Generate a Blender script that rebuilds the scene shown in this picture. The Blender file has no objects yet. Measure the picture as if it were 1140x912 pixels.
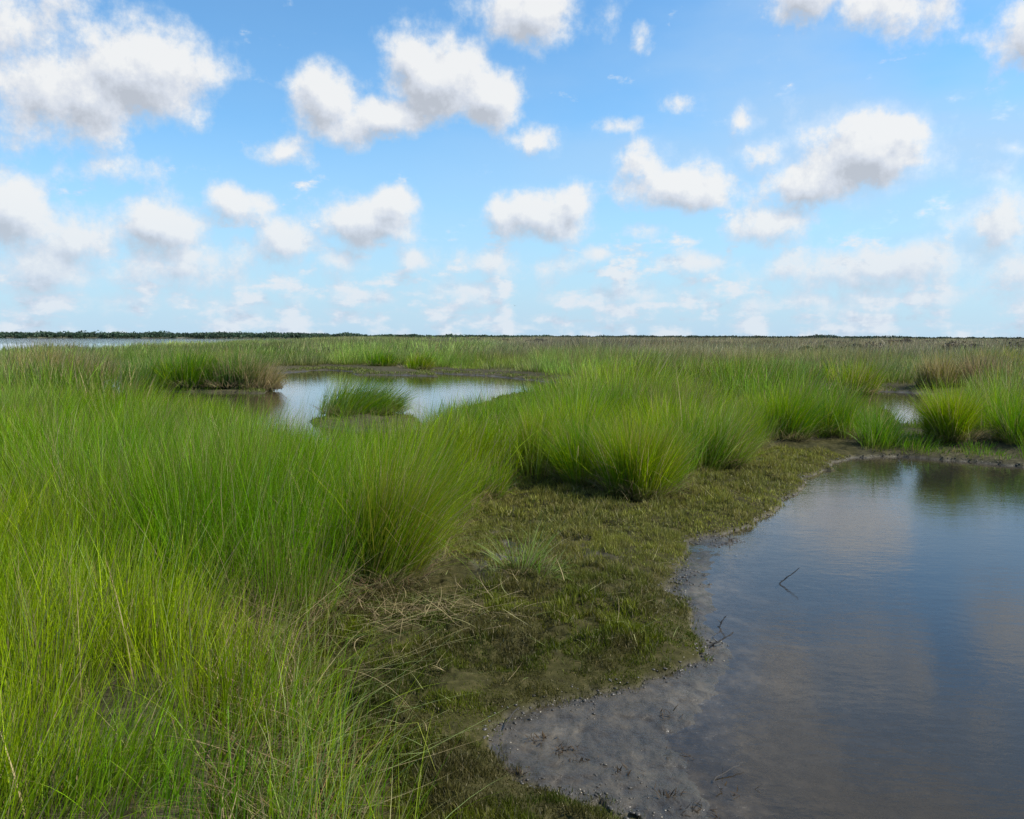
import bpy, math, random
import numpy as np
rng = np.random.default_rng(7)
R = math.radians
scene = bpy.context.scene
COL = scene.collection
EYE = 1.65
PITCH = R(4.91); ROLL = R(0.2); F = 948.0

# ------------------------------------------------------------------ camera
def rotm():
    a = math.pi/2 - PITCH
    rx = np.array([[1,0,0],[0,math.cos(a),-math.sin(a)],[0,math.sin(a),math.cos(a)]])
    c, s = math.cos(ROLL), math.sin(ROLL)
    rz = np.array([[c,-s,0],[s,c,0],[0,0,1]])
    return rx @ rz
RM = rotm()
def ray(px, py):
    d = RM @ np.array([(px-570)/F, -(py-456)/F, -1.0])
    return d/np.linalg.norm(d)
def ground(px, py, z=0.0):            # where the line of sight meets the marsh
    d = ray(px, py); t = (z-EYE)/d[2]
    return (d[0]*t, d[1]*t)
def polar(px, r):
    d = ray(px, 376); n = math.hypot(d[0], d[1])
    return (d[0]/n*r, d[1]/n*r)
def project(x, y, z):                  # used only to leave out blades far outside the view
    v = np.stack([x, y, z-EYE], -1) @ RM
    return v

cam = bpy.data.cameras.new('camera'); camo = bpy.data.objects.new('camera', cam); COL.objects.link(camo)
cam.sensor_fit = 'HORIZONTAL'; cam.sensor_width = 36; cam.lens = F/1140*36
cam.clip_start = 0.05; cam.clip_end = 20000
from mathutils import Matrix, Vector
camo.matrix_world = Matrix.Translation((0,0,EYE)) @ Matrix([list(r) for r in RM]).to_4x4()
scene.camera = camo

# ------------------------------------------------------------------ noise
def _hash(ix, iy, seed):
    h = (ix.astype(np.int64)*374761393 + iy.astype(np.int64)*668265263 + seed*1442695041) & 0x7fffffff
    h = ((h ^ (h >> 13))*1274126177) & 0x7fffffff
    return ((h ^ (h >> 16)) & 0xffff)/65535.0
def vnoise(x, y, seed=0):
    ix = np.floor(x); iy = np.floor(y); fx = x-ix; fy = y-iy
    fx = fx*fx*(3-2*fx); fy = fy*fy*(3-2*fy)
    a=_hash(ix,iy,seed); b=_hash(ix+1,iy,seed); c=_hash(ix,iy+1,seed); d=_hash(ix+1,iy+1,seed)
    return a*(1-fx)*(1-fy)+b*fx*(1-fy)+c*(1-fx)*fy+d*fx*fy
def fbm(x, y, seed=0, oct=4):
    s=0; a=0.5; t=0
    for k in range(oct):
        s = s + a*vnoise(x*2**k+17.3*k, y*2**k-9.1*k, seed+k); t += a; a *= 0.5
    return s/t
def sstep(a, b, x):
    t = np.clip((x-a)/(b-a), 0, 1); return t*t*(3-2*t)

# ------------------------------------------------------------------ plan of the marsh
def sdf(px, py, poly):                 # > 0 inside
    p = np.asarray(poly, float); q = np.roll(p, -1, 0)
    best = np.full(px.shape, 1e18); inside = np.zeros(px.shape, bool)
    for (ax, ay), (bx, by) in zip(p, q):
        ex, ey = bx-ax, by-ay
        t = np.clip(((px-ax)*ex+(py-ay)*ey)/(ex*ex+ey*ey+1e-12), 0, 1)
        dd = (px-ax-t*ex)**2+(py-ay-t*ey)**2
        best = np.minimum(best, dd)
        if ay != by:
            c = ((ay > py) != (by > py)) & (px < (bx-ax)*(py-ay)/(by-ay)+ax)
            inside ^= c
    d = np.sqrt(best)
    return np.where(inside, d, -d)
G = lambda pts: [ground(*p) for p in pts]
POND = G([(1400,524),(1250,523),(1140,521),(1080,514),(1000,509),(955,511),(928,517),(915,526),(893,533),(885,548),(868,566),
          (835,585),(800,594),(768,600),(757,622),(750,650),(757,676),(772,705),(787,738),(752,754),(705,766),(650,772),
          (600,786),(572,800),(556,822),(560,852),(578,874),(600,885),(640,893),(700,915),(760,960),(800,1060)]) + [(0.9,0.9),(9,0.5),(16,5)]
FLAT = G([(770,598),(830,600),(800,640),(790,690),(820,730),(800,775),(800,820),(815,880),(830,960)]) + [(0.7,1.2),(-0.3,2.4)] + G([(540,880),(540,800),(700,750),(770,700),(740,650)])
POOL = G([(296,417),(360,412),(420,415),(470,415),(510,417),(550,419),(625,427),(606,435),(566,441),(530,452),(502,464),(480,484),(455,500),
          (430,512),(370,518),(320,510),(275,486),(235,460),(130,447),(110,432),(128,420),(150,422),(175,436),(290,438),(312,432)])
ISLET = G([(352,466),(400,461),(452,462),(470,472),(440,479),(380,479),(345,474)])
FARISLET = G([(395,413),(440,410.5),(482,414),(485,419),(430,417.5),(395,417.5)])
POOLR = G([(893,441),(930,436),(985,436),(1040,439),(1052,446),(1040,470),(1020,478),(990,474),(985,458),(930,452),(880,449)])
MATP = G([(558,548),(600,545),(655,552),(715,563),(768,550),(802,532),(832,507),(872,498),(930,494),(950,500),(960,516)]) + \
       G([(930,540),(900,590),(850,640),(840,740),(840,900)]) + [(1.0,1.4),(-1.2,1.2)] + \
       G([(340,1100),(400,940),(372,860),(335,800),(330,742),(350,716),(400,690),(440,674),(482,650),(507,610),(532,572)])
LAGOON = [polar(a, r) for a, r in [(-1200,60),(-300,66),(0,72),(130,84),(200,105),(290,170),(335,250),(380,380),(380,520),(0,520),(-1200,520)]]
SLIVER = [polar(a, r) for a, r in [(448,240),(512,240),(530,400),(440,400)]]

def fields(x, y):
    r = np.hypot(x, y)
    d = np.full(x.shape, -1e3)
    near = r < 24; mid = r < 80
    def upd(mask, poly, fn=None):
        if mask.any():
            v = sdf(x[mask], y[mask], poly); d[mask] = np.maximum(d[mask], v)
    upd(near, POND); upd(mid, POOL); upd(mid, POOLR)
    far = r > 30
    upd(far, LAGOON); upd(far, SLIVER)
    m = mid
    if m.any():
        v = np.maximum(sdf(x[m], y[m], ISLET), sdf(x[m], y[m], FARISLET))
        d[m] = np.minimum(d[m], -v)
    wob = (fbm(x*2.2, y*2.2, 3, 3)-0.5)*0.22*np.clip(r/8, 0.6, 2.5) + (fbm(x*9, y*9, 5, 2)-0.5)*0.10
    d = d + wob
    flat = np.zeros(x.shape)
    if near.any(): flat[near] = sstep(-0.35, 0.25, sdf(x[near], y[near], FLAT))
    mat = np.full(x.shape, -10.0)
    if near.any(): mat[near] = sdf(x[near], y[near], MATP)
    return r, d, flat, mat
def height(x, y, detail=True):
    r, d, flat, mat = fields(x, y)
    land = 0.075 + 0.05*(fbm(x*0.5, y*0.5, 11, 3)-0.5) + 0.02*(fbm(x*4, y*4, 13, 3)-0.5)
    inmat = sstep(-0.25, 0.15, mat)*sstep(0.0, -0.1, d)
    if detail:
        land = land + inmat*((fbm(x*5, y*5, 23, 3)-0.5)*0.11 + (fbm(x*22, y*22, 29, 2)-0.5)*0.035)
        land = land + 0.10*sstep(0.0, 0.7, -mat)*sstep(-0.5,-1.2,d)
    land = land + 0.22*sstep(30, 120, r) + 0.1*sstep(120, 400, r)
    e = np.clip(-d, 0, None)
    bank = 0.004 + 0.022*sstep(0.0, 0.03, e) + 0.2*e
    zl = np.minimum(land, bank)
    dp = np.clip(d, 0, None)
    zw = -0.010 - 0.09*dp
    zw = np.maximum(zw, -0.45)
    zf = 0.010 - 0.011*dp + 0.030*(fbm(x*2.3, y*2.3, 41, 4)-0.5) + (0.020*(fbm(x*17, y*17, 43, 3)-0.5) if detail else 0)
    zw = zw*(1-flat) + zf*flat
    if detail: zw = zw + 0.012*(fbm(x*2.5, y*2.5, 47, 3)-0.5)*(1-flat)
    z = np.where(d > 0, np.minimum(zw, 0.02), zl)
    return z, r, d, flat, mat

# ------------------------------------------------------------------ materials
def mat_new(name):
    m = bpy.data.materials.new(name); m.use_nodes = True
    nt = m.node_tree; nt.nodes.clear()
    return m, nt
def N(nt, t, **kw):
    n = nt.nodes.new(t)
    for k, v in kw.items():
        if k.startswith('i_'):
            key = k[2:]; key = int(key) if key.isdigit() else key.replace('_', ' ')
            n.inputs[key].default_value = v
        else: setattr(n, k, v)
    return n
def grass_material(name, transl=0.36, rough=0.38, spec=0.07):
    m, nt = mat_new(name)
    a = N(nt, 'ShaderNodeAttribute', attribute_name='tint')
    p = N(nt, 'ShaderNodeBsdfPrincipled'); p.inputs['Roughness'].default_value = rough
    p.inputs['Specular IOR Level'].default_value = spec
    t = N(nt, 'ShaderNodeBsdfTranslucent')
    hs = N(nt, 'ShaderNodeHueSaturation'); hs.inputs['Value'].default_value = 1.25; hs.inputs['Saturation'].default_value = 1.05
    nt.links.new(a.outputs['Color'], p.inputs['Base Color'])
    nt.links.new(a.outputs['Color'], hs.inputs['Color']); nt.links.new(hs.outputs[0], t.inputs['Color'])
    mx = N(nt, 'ShaderNodeMixShader'); mx.inputs[0].default_value = transl
    nt.links.new(p.outputs[0], mx.inputs[1]); nt.links.new(t.outputs[0], mx.inputs[2])
    o = N(nt, 'ShaderNodeOutputMaterial'); nt.links.new(mx.outputs[0], o.inputs[0])
    return m
M_GRASS = grass_material('cordgrass_blades')
M_TURF = grass_material('short_saltgrass', 0.3, 0.6, 0.2)
M_LEAF = grass_material('shrub_leaves', 0.25, 0.6, 0.2)

def ground_material():
    m, nt = mat_new('marsh_soil'); L = nt.links
    geo = N(nt, 'ShaderNodeNewGeometry')
    amud = N(nt, 'ShaderNodeAttribute', attribute_name='mud')
    amat = N(nt, 'ShaderNodeAttribute', attribute_name='mat')
    def noise(scale, det=5, rough=0.6):
        n = N(nt, 'ShaderNodeTexNoise'); n.inputs['Scale'].default_value = scale
        n.inputs['Detail'].default_value = det; n.inputs['Roughness'].default_value = rough
        L.new(geo.outputs['Position'], n.inputs['Vector']); return n
    def ramp(src, stops):
        r = N(nt, 'ShaderNodeValToRGB'); e = r.color_ramp.elements
        while len(e) > 1: e.remove(e[0])
        e[0].position = stops[0][0]; e[0].color = (*stops[0][1], 1)
        for p, c in stops[1:]:
            k = e.new(p); k.color = (*c, 1)
        L.new(src, r.inputs[0]); return r
    def mix(f, a, b):
        x = N(nt, 'ShaderNodeMix', data_type='RGBA')
        L.new(f, x.inputs['Factor']); L.new(a, x.inputs['A']); L.new(b, x.inputs['B']); return x.outputs['Result']
    n1 = noise(2.3, 8, .62); n2 = noise(14, 6, .65); n3 = noise(60, 4, .6); n4 = noise(0.6, 4)
    mud = ramp(n1.outputs[0], [(.3,(.030,.023,.015)),(.5,(.052,.041,.026)),(.62,(.078,.062,.040)),(.74,(.17,.14,.10))])
    mud2 = ramp(n2.outputs[0], [(.35,(.5,.5,.5)),(.6,(1,1,1)),(.75,(1.25,1.2,1.1))])
    mm = N(nt, 'ShaderNodeMix', data_type='RGBA', blend_type='MULTIPLY'); mm.inputs['Factor'].default_value = 0.75
    L.new(mud.outputs[0], mm.inputs['A']); L.new(mud2.outputs[0], mm.inputs['B'])
    soil = ramp(n2.outputs[0], [(.35,(.035,.030,.018)),(.55,(.06,.055,.028)),(.7,(.10,.085,.05))])
    turf = ramp(n2.outputs[0], [(.3,(.020,.017,.006)),(.5,(.036,.034,.010)),(.66,(.062,.052,.020))])
    c = mix(amat.outputs['Fac'], soil.outputs[0], turf.outputs[0])
    # far away the ground reads as low dry vegetation
    far = N(nt, 'ShaderNodeAttribute', attribute_name='far')
    nf = noise(0.05, 6, .7)
    farc = ramp(nf.outputs[0], [(.35,(.11,.12,.055)),(.5,(.16,.15,.09)),(.65,(.20,.18,.12))])
    c = mix(far.outputs['Fac'], c, farc.outputs[0])
    c = mix(amud.outputs['Fac'], c, mm.outputs['Result'])
    p = N(nt, 'ShaderNodeBsdfPrincipled'); L.new(c, p.inputs['Base Color'])
    rr = ramp(n2.outputs[0], [(.35,(.13,.13,.13)),(.65,(.42,.42,.42))])
    rl = N(nt, 'ShaderNodeMix'); L.new(amud.outputs['Fac'], rl.inputs['Factor']); rl.inputs['A'].default_value = .85
    L.new(rr.outputs[0], rl.inputs['B']); L.new(rl.outputs['Result'], p.inputs['Roughness'])
    sl = N(nt, 'ShaderNodeMix'); L.new(amud.outputs['Fac'], sl.inputs['Factor']); sl.inputs['A'].default_value = .08; sl.inputs['B'].default_value = .5; L.new(sl.outputs['Result'], p.inputs['Specular IOR Level'])
    ad = N(nt, 'ShaderNodeMath', operation='MULTIPLY_ADD'); L.new(n3.outputs[0], ad.inputs[0]); ad.inputs[1].default_value = .35
    L.new(n2.outputs[0], ad.inputs[2])
    b = N(nt, 'ShaderNodeBump'); b.inputs['Strength'].default_value = .55; b.inputs['Distance'].default_value = .02
    L.new(ad.outputs[0], b.inputs['Height']); L.new(b.outputs[0], p.inputs['Normal'])
    o = N(nt, 'ShaderNodeOutputMaterial'); L.new(p.outputs[0], o.inputs[0])
    return m
def water_material(name, scale=1.0, strength=1.0, murk=.35, depth=False):
    m, nt = mat_new(name); L = nt.links
    geo = N(nt, 'ShaderNodeNewGeometry')
    mp = N(nt, 'ShaderNodeMapping'); mp.inputs['Scale'].default_value = (1.0*scale, 1.9*scale, 1)
    mp.inputs['Rotation'].default_value = (0,0,R(12)); L.new(geo.outputs['Position'], mp.inputs[0])
    n1 = N(nt, 'ShaderNodeTexNoise'); n1.inputs['Scale'].default_value = 9; n1.inputs['Detail'].default_value = 5; n1.inputs['Roughness'].default_value=.6
    L.new(mp.outputs[0], n1.inputs['Vector'])
    n2 = N(nt, 'ShaderNodeTexNoise'); n2.inputs['Scale'].default_value = 1.1; n2.inputs['Detail'].default_value = 3
    L.new(mp.outputs[0], n2.inputs['Vector'])
    b = N(nt, 'ShaderNodeBump'); b.inputs['Strength'].default_value = 1; b.inputs['Distance'].default_value = .0012*strength
    L.new(n1.outputs[0], b.inputs['Height'])
    b2 = N(nt, 'ShaderNodeBump'); b2.inputs['Strength'].default_value = 1; b2.inputs['Distance'].default_value = .0028*strength
    L.new(n2.outputs[0], b2.inputs['Height']); L.new(b.outputs[0], b2.inputs['Normal'])
    fr = N(nt, 'ShaderNodeFresnel'); fr.inputs['IOR'].default_value = 1.333; L.new(b2.outputs[0], fr.inputs['Normal'])
    gl = N(nt, 'ShaderNodeBsdfGlossy'); gl.inputs['Roughness'].default_value = .02; gl.inputs['Color'].default_value = (1,1,1,1)
    L.new(b2.outputs[0], gl.inputs['Normal'])
    tr = N(nt, 'ShaderNodeBsdfTransparent'); tr.inputs['Color'].default_value = (.80,.72,.58,1)
    df = N(nt, 'ShaderNodeBsdfDiffuse'); df.inputs['Color'].default_value = (.055,.046,.032,1)
    a = N(nt, 'ShaderNodeMixShader'); a.inputs[0].default_value = murk
    if depth:
        tr.inputs['Color'].default_value = (.97,.96,.93,1); df.inputs['Color'].default_value = (.017,.017,.016,1)
        da = N(nt, 'ShaderNodeAttribute', attribute_name='depth')
        dm = N(nt, 'ShaderNodeMapRange'); dm.inputs['From Min'].default_value = 0; dm.inputs['From Max'].default_value = .16; dm.inputs['To Max'].default_value = .85
        L.new(da.outputs['Fac'], dm.inputs['Value']); L.new(dm.outputs[0], a.inputs[0])
    L.new(tr.outputs[0], a.inputs[1]); L.new(df.outputs[0], a.inputs[2])
    mx = N(nt, 'ShaderNodeMixShader'); L.new(fr.outputs[0], mx.inputs[0]); L.new(a.outputs[0], mx.inputs[1]); L.new(gl.outputs[0], mx.inputs[2])
    o = N(nt, 'ShaderNodeOutputMaterial'); L.new(mx.outputs[0], o.inputs[0])
    return m
def plain(name, col, rough=.7, var=.3, scale=30, metallic=0):
    m, nt = mat_new(name)
    geo = N(nt, 'ShaderNodeTexCoord')
    n = N(nt, 'ShaderNodeTexNoise'); n.inputs['Scale'].default_value = scale; n.inputs['Detail'].default_value = 4
    nt.links.new(geo.outputs['Object'], n.inputs['Vector'])
    r = N(nt, 'ShaderNodeValToRGB'); e = r.color_ramp.elements
    e[0].position=.3; e[1].position=.7
    e[0].color = tuple(c*(1-var) for c in col)+(1,); e[1].color = tuple(min(1,c*(1+var)) for c in col)+(1,)
    nt.links.new(n.outputs[0], r.inputs[0])
    p = N(nt, 'ShaderNodeBsdfPrincipled'); p.inputs['Roughness'].default_value = rough
    nt.links.new(r.outputs[0], p.inputs['Base Color'])
    o = N(nt, 'ShaderNodeOutputMaterial'); nt.links.new(p.outputs[0], o.inputs[0])
    return m
M_TWIG = plain('dark_wet_wood', (.030,.024,.018), .5)
M_CLOD = plain('dark_mud', (.045,.038,.028), .45, .4, 40)
M_PALE = plain('bleached_shell', (.30,.26,.19), .45, .3, 60)
M_STRAW = plain('dry_straw', (.34,.26,.14), .7, .25, 12)
M_BIRD = plain('dark_feathers', (.03,.03,.035), .7)

# ------------------------------------------------------------------ mesh helpers
def link_mesh(name, verts, quads, mat, tint=None, attrs=None, parent=None, smooth=False, k=4):
    me = bpy.data.meshes.new(name); nv = len(verts); nf = len(quads)
    me.vertices.add(nv); me.vertices.foreach_set('co', np.ascontiguousarray(verts, dtype=np.float32).ravel())
    me.loops.add(nf*k); me.polygons.add(nf)
    me.loops.foreach_set('vertex_index', np.ascontiguousarray(quads, dtype=np.int32).ravel())
    me.polygons.foreach_set('loop_start', np.arange(nf, dtype=np.int32)*k)
    if tint is not None:
        at = me.color_attributes.new('tint', 'FLOAT_COLOR', 'POINT')
        c = np.ones((nv, 4), np.float32); c[:, :3] = tint
        at.data.foreach_set('color', c.ravel())
    for an, av in (attrs or {}).items():
        at = me.attributes.new(an, 'FLOAT', 'POINT'); at.data.foreach_set('value', np.ascontiguousarray(av, dtype=np.float32))
    me.update()
    if smooth: me.polygons.foreach_set('use_smooth', np.ones(nf, bool))
    me.materials.append(mat)
    o = bpy.data.objects.new(name, me); COL.objects.link(o)
    if parent: o.parent = parent
    return o
def tag(o, label=None, cat=None, group=None, kind=None):
    if label: o['label'] = label
    if cat: o['category'] = cat
    if group: o['group'] = group
    if kind: o['kind'] = kind
    return o
def blades(P, h, az, th0, th1, w, S, croot, ctip, split=.35, kink=0.0, brk=.07, tan=.12):
    """P (n,3) roots, h length, az lean direction, th0/th1 start angle from vertical and added curve, w width"""
    n = len(P); S1 = S+1
    t = np.linspace(0, 1, S1)
    V = np.empty((n, S1, 2, 3), np.float32)
    fac = rng.uniform(0, 2*np.pi, n)
    sx, sy = np.cos(fac), np.sin(fac)
    pos = P.astype(np.float64).copy()
    ca, sa = np.cos(az), np.sin(az)
    kz = rng.normal(0, 1, n)*kink
    C = np.empty((n, S1, 2, 3), np.float32)
    bk = np.where(rng.uniform(size=n) < brk, rng.uniform(.3, .9, n), 9.0); ba = rng.uniform(.6, 1.6, n)
    tt = rng.uniform(size=n) < tan; tcol = np.array([.34,.25,.10])*rng.uniform(.5, 1.2, (n, 1))
    for i in range(S1):
        ww = w*(1 - t[i]**1.8)*0.5*(0.75+0.25*min(1, t[i]*4)) + w*0.03
        V[:, i, 0, 0] = pos[:,0]-sx*ww; V[:, i, 0, 1] = pos[:,1]-sy*ww; V[:, i, 0, 2] = pos[:,2]
        V[:, i, 1, 0] = pos[:,0]+sx*ww; V[:, i, 1, 1] = pos[:,1]+sy*ww; V[:, i, 1, 2] = pos[:,2]
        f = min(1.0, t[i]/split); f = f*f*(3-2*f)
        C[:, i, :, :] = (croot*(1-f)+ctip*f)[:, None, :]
        if S >= 4 and i >= S-1: C[tt, i, :, :] = tcol[tt][:, None, :]
        if i < S:
            tm = (t[i]+t[i+1])/2
            th = th0+th1*tm**1.4+np.where(tm > bk, ba, 0)
            a2x = ca - sa*kz*tm; a2y = sa + ca*kz*tm
            step = h/S
            pos[:,0] += step*np.sin(th)*a2x; pos[:,1] += step*np.sin(th)*a2y; pos[:,2] += step*np.cos(th)
            pos[:,2] = np.maximum(pos[:,2], P[:,2]*0+0.004) if False else pos[:,2]
    base = (np.arange(n)*S1*2)[:, None]
    q = []
    for i in range(S):
        a = base+2*i
        q.append(np.concatenate([a, a+1, a+3, a+2], 1))
    Q = np.stack(q, 1).reshape(-1, 4)
    return V.reshape(-1, 3), Q, C.reshape(-1, 3)
def join(parts):
    vs, qs, cs = [], [], []; o = 0
    for v, q, c in parts:
        vs.append(v); qs.append(q+o); cs.append(c); o += len(v)
    return np.concatenate(vs), np.concatenate(qs), np.concatenate(cs)

GREEN = np.array([.105,.225,.004]); LIME = np.array([.225,.300,.005]); BLUE = np.array([.060,.165,.020])
GOLD = np.array([.26,.25,.035]); STRAW = np.array([.42,.33,.17]); PALE = np.array([.27,.34,.11]); BROWN = np.array([.19,.14,.085]); OLIVE=np.array([.13,.15,.035])
def tints(n, mixw, var=.18):
    """mixw: list of (colour, weight) -> per-blade colours"""
    cols = np.array([c for c, w in mixw]); ws = np.array([w for c, w in mixw], float); ws /= ws.sum()
    k = rng.choice(len(cols), n, p=ws)
    k2 = rng.choice(len(cols), n, p=ws); f = rng.uniform(0, .5, n)[:, None]
    c = cols[k]*(1-f)+cols[k2]*f
    return c*np.exp(rng.normal(0, var, n))[:, None]

WIND = R(8)   # blades lean towards +x
def tussock_geo(cx, cy, cz, rad, h, n, w, S, mixw, fan=.75, droop=.55, wind=.25, dry=.1, rootc=None, hz=.27):
    """a fountain of blades rooted in a disk"""
    u = np.sqrt(rng.uniform(0, 1, n)); a = rng.uniform(0, 2*np.pi, n)
    x = cx+u*rad*np.cos(a); y = cy+u*rad*np.sin(a)
    P = np.stack([x, y, np.full(n, cz)-.02], 1)
    out = fan*(0.12+u*0.88)*rng.uniform(.45, 1.1, n)
    jt = np.where(rng.uniform(size=n) < .2, .45, .13)
    vx = out*np.cos(a)+wind*np.cos(WIND)+rng.normal(0, 1, n)*jt; vy = out*np.sin(a)+wind*np.sin(WIND)+rng.normal(0, 1, n)*jt
    lean = np.hypot(vx, vy); az = np.arctan2(vy, vx)
    hh = h*np.clip(rng.normal(.85, hz, n), .3, 1.2)
    c = tints(n, mixw)
    dr = rng.uniform(size=n) < dry
    c[dr] = (STRAW*rng.uniform(.5, 1.1, (dr.sum(), 1)))
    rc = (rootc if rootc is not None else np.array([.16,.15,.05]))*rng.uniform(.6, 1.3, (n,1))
    th1 = droop*rng.uniform(.3, 1.3, n)*(.4+lean)
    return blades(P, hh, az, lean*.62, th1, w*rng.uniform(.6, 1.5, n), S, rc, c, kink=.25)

# ------------------------------------------------------------------ terrain
def build_ground():
    rr = np.concatenate([np.geomspace(.3, 2.2, 14)[:-1], np.geomspace(2.2, 13, 460)[:-1], np.geomspace(13, 60, 190)[:-1], np.geomspace(60, 700, 110)[:-1], np.geomspace(700, 9000, 12)])
    fine = np.linspace(R(90-37), R(90+37), 720)
    rest = np.linspace(R(90+37), R(90-37+360), 90)[1:-1]
    th = np.concatenate([fine, rest]); T = len(th)
    X = rr[:, None]*np.cos(th)[None]; Y = rr[:, None]*np.sin(th)[None]
    x = X.ravel(); y = Y.ravel()
    z, r, d, flat, mt = height(x, y)
    mud = np.clip(sstep(-.03, .03, d) , 0, 1)
    mud = np.maximum(mud, .85*sstep(.52, .66, fbm(x*1.3+3, y*1.3, 61, 3))*sstep(-2.2,-1.2, -np.hypot(x-G([(505,640)])[0][0], y-G([(505,640)])[0][1])*1.6)*sstep(0,.2,mt))
    mud[r > 60] = mud[r > 60]*.6
    matw = sstep(-.15, .1, mt)*(1-mud)
    farw = sstep(60, 140, r)*sstep(0, -2, d)
    far_green = sstep(14, 40, r)
    i = np.arange(len(rr)-1)[:, None]; j = np.arange(T)[None]; j2 = (j+1) % T
    a = (i*T+j).ravel(); b = (i*T+j2).ravel(); c = ((i+1)*T+j2).ravel(); e = ((i+1)*T+j).ravel()
    Q = np.stack([a, e, c, b], 1)
    V = np.stack([x, y, z], 1)
    # close the middle with one n-gon made of quads to the centre
    cv = len(V); V = np.vstack([V, [[0, 0, float(z[:T].mean())]]])
    jj = np.arange(0, T-1, 2)
    fan = np.stack([jj, jj+1, (jj+2) % T, np.full(len(jj), cv)], 1)
    Q = np.vstack([Q, fan])
    ext = lambda v: np.append(v, v[:T].mean())
    o = link_mesh('ground', V, Q, ground_material(), attrs={'mud': ext(mud), 'mat': ext(matw), 'far': ext(farw)}, smooth=True)
    tag(o, kind='structure')
build_ground()

def sheet(name, poly, mat, z=0.0):
    me = bpy.data.meshes.new(name)
    me.from_pydata([(x, y, z) for x, y in poly], [], [list(range(len(poly)))]); me.materials.append(mat)
    o = bpy.data.objects.new(name, me); COL.objects.link(o); tag(o, kind='structure'); return o
M_W1 = water_material('pond_water', 1.0, 1.0, .30, True)
M_W2 = water_material('pool_water', .7, .8, .45)
M_W3 = water_material('lagoon_water', .12, 14.0, .9)
def pond_sheet():
    gx = np.linspace(-2.2, 18, 420); gy = np.linspace(.8, 12.4, 300)
    X, Y = np.meshgrid(gx, gy); x = X.ravel(); y = Y.ravel(); z = height(x, y)[0]
    i = np.arange(299)[:, None]; j = np.arange(419)[None]; a = (i*420+j).ravel()
    Q = np.stack([a, a+1, a+421, a+420], 1)
    o = link_mesh('pond', np.column_stack([x, y, np.zeros_like(x)]), Q, M_W1, attrs={'depth': np.clip(-z, 0, 1)}, smooth=True); tag(o, kind='structure')
pond_sheet()
pl = np.array(POOL); sheet('pool', [(pl[:,0].min()-2,12.5),(2.5,12.5),(6,30),(4,46),(-16,46),(pl[:,0].min()-2,24)], M_W2)
pr = np.array(POOLR); sheet('inner_pool', [(pr[:,0].min()-2,pr[:,1].min()-1.2),(pr[:,0].max()+2,pr[:,1].min()-1.2),(pr[:,0].max()+2,pr[:,1].max()+2),(pr[:,0].min()-2,pr[:,1].max()+2)], M_W2)
sheet('lagoon', [(-1500,50),(-20,50),(20,300),(20,560),(-1500,560)], M_W3)

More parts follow.
